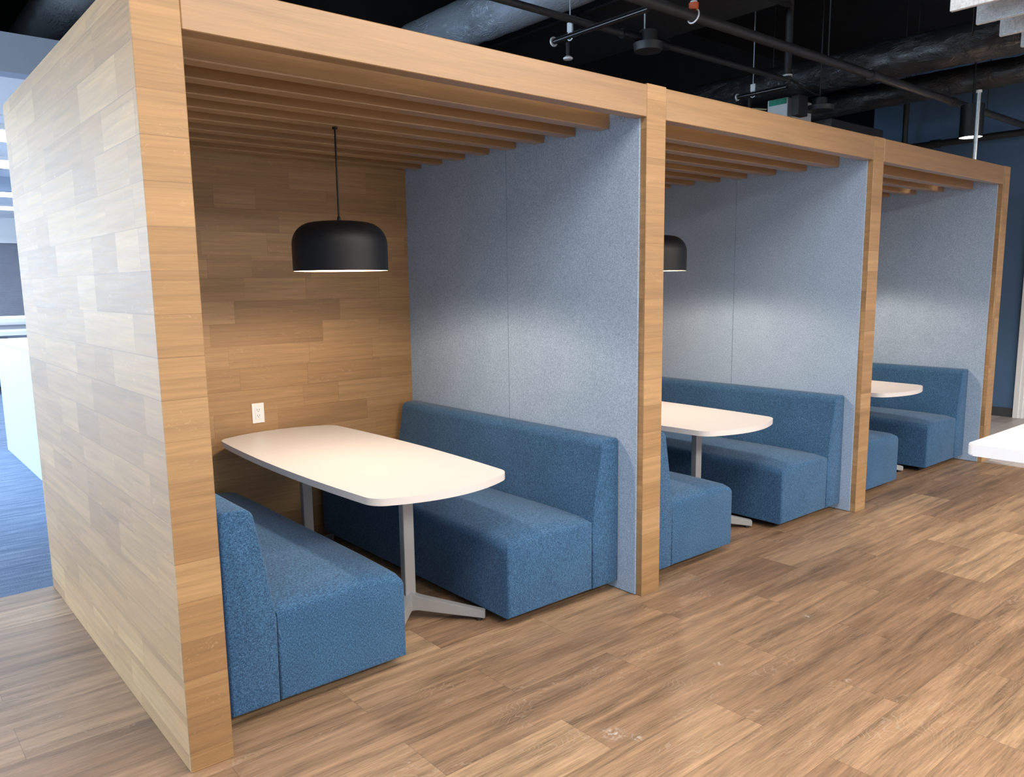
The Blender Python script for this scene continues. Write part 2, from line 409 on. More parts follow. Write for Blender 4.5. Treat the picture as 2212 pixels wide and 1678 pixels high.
struct('wall_recess', MB().box((10.1, 2.0, 0), (10.2, 3.4, CZ)).box((2.2, 3.3, 0), (10.2, 3.4, CZ)).box((2.1, 3.4, 0), (2.2, 14.4, CZ)), M['black_paint'], 'black wall in the shadow behind the booths', 'wall')
def holed_wall_x(x0, x1, ya, yb, holes, z0, z1):
    mb = MB().box((x0, ya, 0), (x1, yb, z0)).box((x0, ya, z1), (x1, yb, CZ))
    cur = ya
    for a, b in holes:
        mb.box((x0, cur, z0), (x1, a, z1)); cur = b
    return mb.box((x0, cur, z0), (x1, yb, z1))
def holed_wall_y(y0, y1, xa, xb, holes, z0, z1):
    mb = MB().box((xa, y0, 0), (xb, y1, z0)).box((xa, y0, z1), (xb, y1, CZ))
    cur = xa
    for a, b in holes:
        mb.box((cur, y0, z0), (a, y1, z1)); cur = b
    return mb.box((cur, y0, z0), (xb, y1, z1))
struct('wall_left', holed_wall_x(-6.6, -6.5, -7.1, 14.4, [(y - 1.25, y + 1.25) for y in (-4.6, -1.6, 1.4, 5.0, 8.2, 11.4)], 0.75, 2.7), M['white_paint'], 'white window wall on the left side of the office', 'wall')
struct('wall_front', holed_wall_y(-7.1, -7.0, -6.5, 9.08, [(x - 1.25, x + 1.25) for x in (-4.0, -0.6, 2.8, 6.2)], 0.75, 2.7), M['white_paint'], 'white window wall behind the camera', 'wall')
YW = 14.0
struct('wall_back', MB().box((-6.5, YW, 0), (2.1, YW + 0.12, 0.97)).box((-6.5, YW, 2.42), (2.1, YW + 0.12, CZ)).box((2.0, YW, 0.97), (2.1, YW + 0.12, 2.42)).box((-6.5, YW, 0.97), (-6.3, YW + 0.12, 2.42)), M['white_paint'], 'white far wall of the open office with the window', 'wall')

# window_1: the far office window with its blind
wroot = thing('window_1', 'far office window with lowered grey venetian blind', 'window'); wroot['kind'] = 'structure'
MB().box((-6.3, YW + 0.05, 0.97), (2.0, YW + 0.07, 2.42)).build('pane', M['pane'], wroot)
fr = MB()
for z in (0.97, 2.36): fr.box((-6.3, YW + 0.0, z), (2.0, YW + 0.05, z + 0.06))
for x in (-6.3, -4.3, -2.4, -0.95, 0.45, 1.94): fr.box((x, YW + 0.0, 1.03), (x + 0.06, YW + 0.05, 2.36))
fr.build('window_frame', M['white_paint'], wroot)
MB().box((-6.4, YW - 0.16, 0.93), (2.05, YW - 0.001, 0.968)).build('window_sill', M['white_paint'], wroot)
MB().box((-0.62, YW - 0.09, 2.33), (2.0, YW - 0.03, 2.42)).build('blind_headrail', M['white_paint'], wroot)
bl = MB()
z = 1.09
while z < 2.33:
    t = bmesh.new(); bmesh.ops.create_cube(t, size=1.0)
    for v in t.verts: v.co = Vector((v.co.x * 2.56, v.co.y * 0.026, v.co.z * 0.0016))
    bl.merge(t, Matrix.Translation((0.7, YW - 0.05, z)) @ Matrix.Rotation(math.radians(52), 4, 'X')); z += 0.0205
bl.build('blind', M['blind'], wroot)
wd = MB().cyl((0.62, YW - 0.085, 1.2), (0.60, YW - 0.085, 2.3), 0.006); wd.build('blind_wand', M['plastic'], wroot)

# office ceiling, bulkheads, lights
struct('trim_1', MB().box((-6.5, 3.0, 2.75), (2.09, 3.14, 2.965)), M['bulkhead'], 'pale drywall bulkhead where the white office ceiling begins', 'bulkhead')
struct('ceiling', MB().box((-6.5, 3.14, 2.76), (2.09, 4.2, 2.80)).box((-6.5, 4.2, 2.78), (2.09, 8.2, 2.82)).box((-6.5, 8.3, 2.76), (2.09, YW, 2.80)), M['tile'], 'white suspended tile ceiling of the open office', 'ceiling')
struct('trim_2', MB().box((-6.5, 8.2, 2.62), (2.09, 8.3, 2.82)), M['bulkhead'], 'second pale bulkhead deeper in the office', 'bulkhead')
gr = MB()
for k in range(13): gr.box((-6.4 + 0.61 * k + (0.4 if k > 9 else 0), 4.2, 2.772), (-6.376 + 0.61 * k + (0.4 if k > 9 else 0), 8.2, 2.7795))
for k in range(6): gr.box((-6.5, 4.5 + 0.61 * k, 2.774), (2.09, 4.524 + 0.61 * k, 2.7798))
struct('trim_3', gr, M['white_paint'], 'white tee grid of the suspended office ceiling', 'ceiling grid')
tr0 = None
for i, (x, y, zz) in enumerate([(0.3, 5.2, 2.78), (0.55, 6.9, 2.78), (1.0, 9.6, 2.76), (1.3, 11.6, 2.76), (-2.2, 5.2, 2.78), (-2.2, 6.9, 2.78), (-2.0, 9.6, 2.76), (-4.6, 5.8, 2.78)]):
    if tr0 is None:
        tr0 = thing('ceiling_light', 'x', 'light', (x, y, zz))
        MB().box((x - 0.62, y - 0.32, zz - 0.035), (x + 0.62, y + 0.32, zz - 0.001)).build('housing', M['white_paint'], tr0)
        MB().box((x - 0.57, y - 0.27, zz - 0.042), (x + 0.57, y + 0.27, zz - 0.0355)).build('diffuser', M['troffer'], tr0)
        o = tr0
    else:
        o = copy_tree(tr0); o.location = (x, y, zz)
    tag(o, ['bright ceiling panel light nearest behind the first white bulkhead', 'bright ceiling panel light second behind the first white bulkhead', 'bright ceiling panel light just past the second bulkhead', 'bright ceiling panel light farthest back by the blind'][i] if i < 4 else 'bright ceiling panel light over the left part of the office', 'light', 'panel lights in the white office ceiling')
area('office_troffer_light', (-1.5, 6.2, 2.70), (-1.5, 6.2, 0), 6.5, 3.2, 180, (0.80, 0.91, 1.0))
area('office_troffer_light', (-1.5, 10.8, 2.70), (-1.5, 10.8, 0), 6.5, 3.2, 180, (0.80, 0.91, 1.0))

# left and front windows (outside the frame)
k = 2
for y in (-4.6, -1.6, 1.4, 5.0, 8.2, 11.4):
    m = MB()
    for a in (y - 1.25, y - 0.025, y + 1.2): m.box((-6.58, a, 0.8), (-6.52, a + 0.05, 2.65))
    for b in (0.75, 2.65): m.box((-6.58, y - 1.25, b), (-6.52, y + 1.25, b + 0.05))
    struct('window_%d' % k, m, M['pane_front'], 'window frame in the left wall', 'window'); k += 1
for x in (-4.0, -0.6, 2.8, 6.2):
    m = MB()
    for a in (x - 1.25, x - 0.025, x + 1.2): m.box((a, -7.08, 0.8), (a + 0.05, -7.02, 2.65))
    for b in (0.75, 2.65): m.box((x - 1.25, -7.08, b), (x + 1.25, -7.02, b + 0.05))
    struct('window_%d' % k, m, M['pane_front'], 'window frame in the wall behind the camera', 'window'); k += 1

# door_1: white casing in the navy wall
dr = thing('door_1', 'white door with moulded casing in the navy end wall', 'door'); dr['kind'] = 'structure'
cs = MB()
for (y0, y1, x0) in ((0.565, 0.615, 9.045), (0.53, 0.565, 9.055), (0.495, 0.53, 9.07)):
    cs.box((x0, y0, 0), (9.0795, y1, 2.14))
for (y0, y1, x0) in ((-0.53, -0.48, 9.045), (-0.48, -0.445, 9.055), (-0.445, -0.41, 9.07)):
    cs.box((x0, y0, 0), (9.0795, y1, 2.14))
cs.box((9.045, -0.53, 2.14), (9.0795, 0.615, 2.23))
cs.build('door_casing', M['white_paint'], dr)
dl = MB().box((9.062, -0.405, 0.012), (9.0795, 0.49, 2.13), 0.002); dl.build('door_leaf', M['white_paint'], dr)

# ------------------------------------------------------------------ the oak booths
booth = thing('booth_enclosure', 'row of three oak plank booths with slatted tops and felt lined walls', 'booth', (0, 0, 0))
E = 0.0008
MB().box((A0, 0, 0), (A1, D, H), 0.002, 1).build('side_wall', M['planks'], booth)
bw = MB().box((A1 + E, YB, 0), (PB[2][1], D, H), 0.002, 1).build('back_wall', M['planks'], booth)
for i, (xa, xb) in enumerate(PB):
    pw = MB().box((xa, 0, 0), (xb, YB - E, H + (0.006 if i == 0 else 0.002)), 0.002, 1).build('partition', M['planks'], booth)
starts = [A1, PB[0][1], PB[1][1]]
for i in range(3):
    xa, xb = starts[i], PB[i][0]
    MB().box((xa + E, 0.0, HB), (xb - E, 0.066, H), 0.0025, 1).build('header_beam', M['veneer'], booth)
    for kk in range(8):
        y0 = 0.217 + 0.2275 * kk
        MB().box((xa + 0.013, y0, 2.243), (xb - 0.013, y0 + 0.075, H - 0.002), 0.004, 2).build('ceiling_slat', M['veneer'], booth)
    # felt on the right hand partition in two panels, on the left hand one in two panels too
    for (ya, yb) in ((0.036, 0.9855), (0.9885, YB - 0.001)):
        for (x0, x1) in ((xb - 0.011, xb - E), (xa + E, xa + 0.011)):
            if ya < 0.5: pf = [(ya, 0.004), (yb, 0.004), (yb, H - 0.004), (0.068, H - 0.004), (0.068, HB - 0.001), (ya, HB - 0.001)]
            else: pf = [(ya, 0.004), (yb, 0.004), (yb, H - 0.004), (ya, H - 0.004)]
            t = bmesh.new(); f = t.faces.new([t.verts.new((x0, y, z)) for y, z in pf])
            r = bmesh.ops.extrude_face_region(t, geom=[f]); bmesh.ops.translate(t, verts=[v for v in r['geom'] if isinstance(v, bmesh.types.BMVert)], vec=(x1 - x0, 0, 0))
            mb = MB(); mb.merge(t); mb.build('felt_panel', M['felt'], booth)

# ------------------------------------------------------------------ benches
def arc(cx, cz, r, a0, a1, n=6):
    return [(cx + r * math.cos(math.radians(a0 + (a1 - a0) * i / n)), cz + r * math.sin(math.radians(a0 + (a1 - a0) * i / n))) for i in range(n + 1)]
BL = 1.79
def make_bench():
    """faces +x, origin at back-front corner on the floor: back at x=0, open end at y=0"""
    root = thing('booth_bench', 'x', 'bench')
    zb = 0.044
    # seat cushion, gently crowned
    prof = [(0.18, zb), (0.715, zb), (0.715, 0.345)] + arc(0.675, 0.352, 0.04, 0, 90, 6) + [(0.60, 0.400), (0.45, 0.404), (0.30, 0.396), (0.18, 0.39)]
    mb = MB(); t = MB(); t.extrude_y(prof, 0, BL, 0.012, 3)
    t.bm.to_mesh(me := bpy.data.meshes.new('t')); t.bm.free(); mb.bm.from_mesh(me); bpy.data.meshes.remove(me)
    bmesh.ops.bisect_plane(mb.bm, geom=mb.bm.verts[:] + mb.bm.edges[:] + mb.bm.faces[:], plane_co=(0, 0.18, 0), plane_no=(0, 1, 0))
    for f in (0.05, 0.10, 0.3, 0.45, 0.9, 1.35, 1.5, 1.7):
        bmesh.ops.bisect_plane(mb.bm, geom=mb.bm.verts[:] + mb.bm.edges[:] + mb.bm.faces[:], plane_co=(0, f, 0), plane_no=(0, 1, 0))
    for v in mb.bm.verts:
        if v.co.z > 0.3:
            yy = min(v.co.y, BL - v.co.y); xx = 1 - ((v.co.x - 0.42) / 0.32) ** 2
            v.co.z += 0.03 * min(1, yy / 0.3) ** 0.6 * max(0, xx) - 0.012 * (1 - min(1, yy / 0.05))
    mb.build('seat', M['sofa'], root, True, 50)
    # raked backrest
    pb = [(0.0, zb), (0.176, zb), (0.181, 0.36), (0.155, 0.55), (0.122, 0.735)] + arc(0.078, 0.736, 0.044, 0, 90, 6) + [(0.04, 0.781)] + arc(0.022, 0.758, 0.022, 90, 180, 4)
    mb = MB().extrude_y(pb, -0.002, BL + 0.002, 0.010, 3)
    mb.build('backrest', M['sofa'], root, True, 50)
    pts = []
    for (x, zz) in [(0.1775, 0.04), (0.1825, 0.36), (0.157, 0.55), (0.124, 0.735)] + arc(0.078, 0.736, 0.0455, 10, 90, 5) + [(0.04, 0.7825)]:
        pts.append((x - 0.004, -0.0015, zz))
    MB().box((0.05, 0.06, 0.026), (0.64, BL - 0.06, 0.046)).build('plinth', M['glide'], root)
    for fx, fy in ((0.60, 0.10), (0.09, 0.10), (0.60, BL - 0.10), (0.09, BL - 0.10), (0.60, BL / 2), (0.09, BL / 2)):
        MB().cyl((fx, fy, 0.0), (fx, fy, 0.0255), 0.018, 0.024).build('foot', M['glide'], root)
    return root
b0 = make_bench()
spots = [(0.195, 0.158, False, 'blue upholstered bench on the left side of the nearest booth, by the oak wall'),
         (2.152, 0.148, True, 'blue upholstered bench along the felt wall of the nearest booth, right of its table'),
         (2.336, 0.098, False, 'blue upholstered bench on the left side of the middle booth, just behind the second post'),
         (4.292, 0.105, True, 'blue upholstered bench along the felt wall of the middle booth, right of its table'),
         (4.491, 0.138, False, 'blue upholstered bench at the left of the farthest booth, mostly behind the third post'),
         (6.452, 0.150, True, 'blue upholstered bench along the felt wall of the farthest booth')]
for i, (x, y, flip, lab) in enumerate(spots):
    o = b0 if i == 0 else copy_tree(b0)
    if flip: o.location = (x, y + BL, 0); o.rotation_euler = (0, 0, PI)
    else: o.location = (x, y, 0)
    tag(o, lab, 'bench', 'upholstered benches in the booths')

# ------------------------------------------------------------------ tables
def table_outline(r=0.10, a=0.250, b=0.765, ba=0.032, bb=0.060, n=18):
    pts = []
    for p, q, bow, nn in (((a, -b), (a, b), ba, (1, 0)), ((a, b), (-a, b), bb, (0, 1)), ((-a, b), (-a, -b), ba, (-1, 0)), ((-a, -b), (a, -b), bb, (0, -1))):
        L = math.hypot(q[0] - p[0], q[1] - p[1]); dx, dy = (q[0] - p[0]) / L, (q[1] - p[1]) / L
        row = []
        for i in range(n + 1):
            t = i / n; k = 4 * t * (1 - t) * bow; s = 4 * (1 - 2 * t) * bow / L
            nx, ny = nn[0] - s * dx, nn[1] - s * dy; l = math.hypot(nx, ny); nx /= l; ny /= l
            row.append((p[0] + (q[0] - p[0]) * t + nn[0] * k, p[1] + (q[1] - p[1]) * t + nn[1] * k, nx, ny))
        pts.append(row)
    out = []
    for e in range(4):
        for (x, y, nx, ny) in pts[e]: out.append((x + nx * r, y + ny * r))
        x, y, nx, ny = pts[e][-1]; mx, my = pts[(e + 1) % 4][0][2:]
        a0, a1 = math.atan2(ny, nx), math.atan2(my, mx)
        if a1 < a0: a1 += 2 * PI
        for i in range(1, 8):
            th = a0 + (a1 - a0) * i / 8; out.append((x + r * math.cos(th), y + r * math.sin(th)))
    return out
def make_table():
    root = thing('booth_table', 'x', 'table')
    MB().prism(table_outline(), 0.670, 0.700, 0.003).build('tabletop', M['table'], root, True, 30)
    for sy in (-0.515, 0.515):
        mb = MB().box((-0.028, sy - 0.02, 0.06), (0.028, sy + 0.02, 0.662), 0.005, 2)
        mb.box((-0.02, sy - 0.30 if sy > 0 else sy - 0.12, 0.645), (0.02, sy + 0.12 if sy > 0 else sy + 0.30, 0.6695), 0.002, 1)
        mb.box((-0.26, sy - 0.02, 0.65), (0.26, sy + 0.02, 0.6698), 0.002, 1)
        col = mb.build('column', M['alu'], root)
        dy = -1 if sy < 0 else 1
        for sx in (-1, 1):
            f = MB(); n = 9; d = Vector((sx * 0.733, dy * 0.68, 0)).normalized(); sd = Vector((-d.y, d.x, 0)); Ln = 0.352
            rings = []
            for i in range(n + 1):
                t = i / n
                top = 0.128 - 0.080 * t; bot = 0.056 - 0.044 * t
                if i == 0: top, bot = 0.145, 0.045
                hw = 0.021 - 0.004 * t
                c = Vector((0, sy, 0)) + d * (t * Ln)
                rings.append([f.bm.verts.new(c + sd * s_ * hw + Vector((0, 0, zz))) for s_, zz in ((-1, bot), (1, bot), (1, top), (-1, top))])
            for A, B in zip(rings, rings[1:]):
                for k_ in range(4): f.bm.faces.new((A[k_], A[(k_ + 1) % 4], B[(k_ + 1) % 4], B[k_]))
            f.bm.faces.new(rings[0][::-1]); f.bm.faces.new(rings[-1])
            bmesh.ops.recalc_face_normals(f.bm, faces=f.bm.faces[:])
            bmesh.ops.bevel(f.bm, geom=f.bm.edges[:], offset=0.003, segments=2, affect='EDGES')
            ft = f.build('foot', M['alu'], root, True, 35)
            e = Vector((0, sy, 0)) + d * (Ln - 0.03)
            MB().cyl((e.x, e.y, 0), (e.x, e.y, 0.02), 0.014, 0.012).build('glide', M['glide'], ft)
    return root
t0 = make_table()
for i, (x, y, lab) in enumerate([(1.165, 1.055, 'white rounded booth table in the nearest booth under the large black pendant'),
                                 (3.265, 1.03, 'white rounded booth table in the middle booth, partly behind the second post'),
                                 (5.41, 1.055, 'white rounded booth table in the farthest booth, only its front tip in view')]):
    o = t0 if i == 0 else copy_tree(t0)
    o.location = (x, y, 0); tag(o, lab, 'table', 'white tables in the booths')

# ------------------------------------------------------------------ pendants
def make_pendant():
    root = thing('pendant_lamp', 'x', 'lamp', (0, 0, 1.60))
    ro = 0.2175
    prof = [(0.0, 0.2255), (0.04, 0.2255), (0.08, 0.2250), (0.105, 0.2225)]
    prof += [(0.118 + (ro - 0.118) * math.sin(t), 0.118 + 0.102 * math.cos(t)) for t in [PI / 2 * i / 12 for i in range(1, 13)]]
    prof += [(ro, 0.08), (ro - 0.0005, 0.04), (ro - 0.001, 0.0)]
    sh = MB().lathe(prof, (0, 0, 1.60), 72)
    s = sh.build('shade', M['black_metal'], root, True, 35)
    pin = [(ro - 0.001, 0.0), (ro - 0.004, 0.0), (ro - 0.0045, 0.04), (ro - 0.004, 0.08)]
    pin += [(0.116 + (ro - 0.12) * math.sin(t), 0.118 + 0.098 * math.cos(t)) for t in [PI / 2 * (12 - i) / 12 for i in range(13)]]
    pin += [(0.08, 0.2195), (0.0, 0.2205)]
    MB().lathe(pin, (0, 0, 1.60), 72).build('lining', M['shade_in'], s, True, 35)
    MB().lathe([(0.0, 0.25), (0.004, 0.25), (0.007, 0.245), (0.008, 0.236), (0.008, 0.2258)], (0, 0, 1.60), 20).build('cap', M['black_metal'], root, True)
    MB().cyl((0, 0, 1.848), (0, 0, 2.2425), 0.0042, seg=10).build('cord', M['black_metal'], root, True)
    MB().cyl((0, 0, 2.234), (0, 0, 2.2425), 0.012, seg=24).build('canopy', M['black_metal'], root, True)
    sk = MB().cyl((0, 0, 1.745), (0, 0, 1.819), 0.02, seg=16).build('socket', M['black_metal'], root, True)
    MB().lathe([(0.0, 0.075), (0.015, 0.078), (0.027, 0.09), (0.03, 0.105), (0.026, 0.122), (0.016, 0.138), (0.013, 0.146)], (0, 0, 1.60), 24).build('bulb', M['bulb'], sk, True)
    return root
p0 = make_pendant()
for i, (x, y, lab) in enumerate([(1.105, 0.935, 'black dome pendant lamp hanging over the table of the nearest booth'),
                                 (3.318, 0.935, 'black dome pendant lamp in the middle booth, half hidden by the second post'),
                                 (5.46, 0.935, 'black dome pendant lamp of the farthest booth, hidden behind the third post')]):
    o = p0 if i == 0 else copy_tree(p0)
    o.location = (x, y, 1.60); tag(o, lab, 'lamp', 'black pendant lamps in the booths')
    l = bpy.data.lights.new('pendant_bulb_light', 'SPOT'); l.energy = 45; l.color = (1.0, 0.79, 0.57); l.shadow_soft_size = 0.05
    l.spot_size = math.radians(172); l.spot_blend = 0.35
    lo = bpy.data.objects.new('pendant_bulb_light', l); C.objects.link(lo); lo.location = (x, y, 1.655)

# ------------------------------------------------------------------ power outlet
out = thing('power_outlet', 'white duplex power outlet on the oak back wall above the nearest table', 'outlet', (1.093, YB, 0.807))
ox, oz = 1.093, 0.807
MB().box((ox - 0.036, YB - 0.006, oz - 0.058), (ox + 0.036, YB - 0.0005, oz + 0.058), 0.002, 2).build('faceplate', M['plastic'], out)
MB().box((ox - 0.017, YB - 0.0085, oz - 0.034), (ox + 0.017, YB - 0.0062, oz + 0.034), 0.001, 1).build('receptacle', M['plastic'], out)
for dz in (-0.017, 0.017):
    m = MB()
    for dx in (-0.0065, 0.0065): m.box((ox + dx - 0.0012, YB - 0.0092, oz + dz), (ox + dx + 0.0012, YB - 0.0086, oz + dz + 0.008))
    m.cyl((ox, YB - 0.0092, oz + dz - 0.006), (ox, YB - 0.0086, oz + dz - 0.006), 0.0024, seg=12)
    m.build('socket_slots', M['slot'], out)
for dz in (-0.048, 0.048): MB().cyl((ox, YB - 0.0068, oz + dz), (ox, YB - 0.0061, oz + dz), 0.0028, seg=12).build('screw', M['plastic'], out)

# ------------------------------------------------------------------ white bar table at the right edge
bt = thing('bar_table', 'white bar-height table whose corner juts in at the right edge', 'table', (2.67, -1.83, 0))
c0 = 0.02
tp = []
for cx, cy, a0 in ((3.30 - c0, -1.467 - c0, 0), (2.05 + c0, -1.467 - c0, 90), (2.05 + c0, -2.20 + c0, 180), (3.30 - c0, -2.20 + c0, 270)):
    for i in range(7):
        th = math.radians(a0 + 15 * i); tp.append((cx + c0 * math.cos(th), cy + c0 * math.sin(th)))
MB().prism(tp, 0.962, 1.0, 0.004).build('tabletop', M['table'], bt, True, 30)
for x in (2.58, 2.98):
    m = MB().box((x - 0.03, -1.90, 0.02), (x + 0.03, -1.76, 0.955), 0.006, 2).box((x - 0.025, -2.12, 0.94), (x + 0.025, -1.55, 0.9615), 0.002, 1)
    m.build('column', M['alu'], bt)
    MB().box((x - 0.04, -2.12, 0.0), (x + 0.04, -1.70, 0.022), 0.006, 2).build('foot', M['alu'], bt)

# ------------------------------------------------------------------ ceiling services
def duct(name, x, z, r, y0, y1, mat, label, group, wob=0.02, seg=40, collar=None):
    root = thing(name, label, 'duct', (x, (y0 + y1) / 2, z), group)
    rs = random.Random(int(x * 100 + z * 10))
    mb = MB(); n = int((y1 - y0) / 0.09); rings = []
    for i in range(n + 1):
        y = y0 + (y1 - y0) * i / n
        rr = r * (1 + wob * rs.uniform(-1, 1) - 0.05 * (1 if i % 14 == 7 else 0))
        ph = rs.uniform(0, 6)
        rings.append([mb.bm.verts.new((x + rr * (1 + 0.6 * wob * math.sin(5 * a + ph)) * math.cos(a), y, z + rr * (1 + 0.6 * wob * math.sin(4 * a + ph)) * math.sin(a))) for a in [2 * PI * k / seg for k in range(seg)]])
    for A, B in zip(rings, rings[1:]):
        for k in range(seg): mb.bm.faces.new((A[k], A[(k + 1) % seg], B[(k + 1) % seg], B[k]))
    mb.bm.faces.new(rings[0]); mb.bm.faces.new(rings[-1][::-1])
    mb.build('wrapped_tube', mat, root, True, 60)
    for fy in (0.2, 0.5, 0.8):
        y = y0 + (y1 - y0) * fy
        for sx in (-1, 1): MB().cyl((x + sx * r * 1.04, y, z), (x + sx * r * 1.04, y, CZ - 0.001), 0.004, seg=8).build('hanger_strap', M['dark_pipe'], root)
    return root
G = 'foil wrapped round air ducts overhead'
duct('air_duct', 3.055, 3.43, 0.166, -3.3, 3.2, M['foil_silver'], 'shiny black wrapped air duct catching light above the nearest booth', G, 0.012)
duct('air_duct', 6.075, 3.30, 0.152, -3.0, 3.2, M['foil'], 'dark wrapped air duct above the middle booth, left of a parallel duct', G, 0.035)
duct('air_duct', 7.113, 3.262, 0.115, -3.0, 2.1, M['foil'], 'dark wrapped air duct nearest the navy wall, right of a parallel duct', G, 0.035)
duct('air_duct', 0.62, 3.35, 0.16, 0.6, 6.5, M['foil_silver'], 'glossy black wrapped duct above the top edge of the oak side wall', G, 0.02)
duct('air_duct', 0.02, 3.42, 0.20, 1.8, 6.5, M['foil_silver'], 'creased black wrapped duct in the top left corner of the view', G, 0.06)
rd = thing('rectangular_duct', 'flat black rectangular duct between the two round duct runs', 'duct', (4.0, 0, 3.5))
MB().box((3.55, -0.6, 3.42), (4.5, 3.2, 3.75), 0.01, 1).build('duct_body', M['dark_pipe'], rd)
for y in (-0.3, 0.75, 1.8): MB().box((3.52, y, 3.395), (4.53, y + 0.035, 3.419)).build('duct_flange', M['black_paint'], rd)

# sprinkler main along x
sm = thing('sprinkler_main', 'thick black sprinkler main running along above the booth fronts', 'pipe', (5, 0.5, 3.0))
MB().cyl((1.2, 0.5, 3.0), (8.75, 0.5, 3.0), 0.030, seg=20).build('pipe_run', M['dark_pipe'], sm, True)
MB().cyl((8.75, 0.44, 3.0), (8.75, 2.2, 3.0), 0.036, seg=20).build('cross_pipe', M['dark_pipe'], sm, True)
MB().cyl((8.75, 1.84, 3.03), (8.75, 1.84, 4.19), 0.03, seg=16).build('riser', M['dark_pipe'], sm, True)
for x in (5.2, 6.62, 8.69): MB().cyl((x, 0.5, 3.0), (x + 0.07, 0.5, 3.0), 0.037, seg=20).build('coupling', M['dark_pipe'], sm, True)
MB().cyl((8.75, 1.45, 3.0), (8.75, 1.55, 3.0), 0.046, seg=20).build('coupling', M['dark_pipe'], sm, True)
for x in (4.6, 7.4):
    m = MB().cyl((x, 0.5, 3.03), (x, 0.5, 4.19), 0.005, seg=8); m.build('hanger_rod', M['dark_pipe'], sm)
# orange tagged hanger on the main
HX = 3.13
hg = thing('pipe_hanger', 'orange clamp with white ring hanging around the thick sprinkler main', 'pipe hanger', (3.05, 0.5, 3.05))
m = MB(); ring = [(HX + 0.010 * math.sin(a), 0.5 + 0.036 * math.cos(a), 3.0 + 0.038 * math.sin(a)) for a in [2 * PI * i / 24 for i in range(25)]]
m.tube(ring, 0.005, 8); m.build('ring', M['white_ring'], hg, True)
MB().cyl((HX, 0.5, 3.0325), (HX, 0.5, 3.068), 0.026, 0.028, seg=16).build('clamp_body', M['orange'], hg, True)
MB().cyl((HX, 0.5, 3.068), (HX, 0.5, 3.078), 0.02, seg=16).build('nut', M['white_ring'], hg, True)
MB().cyl((HX, 0.5, 3.078), (HX, 0.5, 3.262), 0.014, seg=10).build('rod', M['black_metal'], hg, True)

def branch(x, y0, y1, z, label):
    root = thing('sprinkler_branch', label, 'pipe', (x, (y0 + y1) / 2, z), 'short sprinkler branch lines')
    MB().cyl((x, y0, z), (x, y1, z), 0.017, seg=14).build('pipe_run', M['gloss_black'], root, True)
    MB().lathe([(0, 0.0), (0.022, 0.004), (0.027, 0.02), (0.027, 0.05), (0.024, 0.055)], (0, 0, 0), 16).build('elbow', M['dark_pipe'], root, True).matrix_local = Matrix.Translation((0, y1 + 0.045 - (y0 + y1) / 2, 0)) @ Matrix.Rotation(PI / 2, 4, 'X')
    MB().cyl((x, y1 - 0.012, z), (x, y1 - 0.004, z), 0.028, seg=16).build('collar', M['white_ring'], root, True)
    hp = (x, y1 - 0.15, z)
    mm = MB(); mm.tube([(x, hp[1] + 0.024 * math.cos(a), z + 0.024 * math.sin(a)) for a in [2 * PI * i / 16 for i in range(17)]], 0.004, 6)
    mm.box((x - 0.006, hp[1] - 0.02, z + 0.024), (x + 0.006, hp[1] + 0.02, z + 0.075)); mm.build('hanger_clip', M['white_ring'], root, True)
    MB().cyl((x, hp[1], z + 0.075), (x, hp[1], CZ - 0.001), 0.0045, seg=8).build('hanger_rod', M['galv'], root, True)
    sp = MB().cyl((x + 0.03, y1 - 0.1, z - 0.10), (x + 0.03, y1 - 0.1, z - 0.012), 0.013, seg=12).cyl((x + 0.03, y1 - 0.1, z - 0.012), (x, y1 - 0.1, z), 0.013, seg=12)
    s = sp.build('sprinkler_drop', M['black_metal'], root, True)
    MB().lathe([(0, -0.012), (0.026, -0.008), (0.03, 0.0), (0.014, 0.012), (0.0, 0.014)], (x + 0.03, y1 - 0.1, z - 0.108), 18).build('sprinkler_head', M['white_ring'], s, True)
    return root
branch(2.75, 0.5, 1.25, 2.965, 'sprinkler branch with white clip and head above the nearest booth')
branch(5.0, 1.05, 1.50, 2.99, 'sprinkler branch with white clip and head above the middle booth')
# thin conduit parallel to the main
cd = thing('conduit_run', 'thin black conduit parallel to the thick main, set further back', 'pipe', (3, 1.03, 3.0))
MB().cyl((0.9, 1.03, 3.03), (4.98, 1.03, 3.03), 0.020, seg=14).build('pipe_run', M['dark_pipe'], cd, True)
MB().cyl((3.12, 1.03, 3.03), (3.55, 1.03, 3.03), 0.03, seg=14).build('coupling', M['black_metal'], cd, True)
m = MB().cyl((3.33, 1.0, 2.955), (3.33, 1.0, 3.0), 0.085, 0.095, seg=28).cyl((3.33, 1.0, 3.0), (3.33, 1.0, 3.075), 0.055, seg=24); m.build('junction_box', M['dark_pipe'], cd, True)
MB().cyl((3.33, 1.03, 3.07), (3.33, 1.03, 4.19), 0.006, seg=8).build('hanger_rod', M['galv'], cd, True)
MB().cyl((4.97, 1.03, 3.0), (4.97, 1.03, 4.19), 0.028, seg=16).build('riser', M['dark_pipe'], cd, True)
MB().cyl((4.97, 1.03, 3.055), (4.97, 1.03, 3.067), 0.036, seg=16).build('riser_collar', M['white_ring'], cd, True)
MB().cyl((4.97, 1.03, 3.72), (4.97, 1.03, 3.735), 0.034, seg=16).build('riser_collar', M['white_ring'], cd, True)
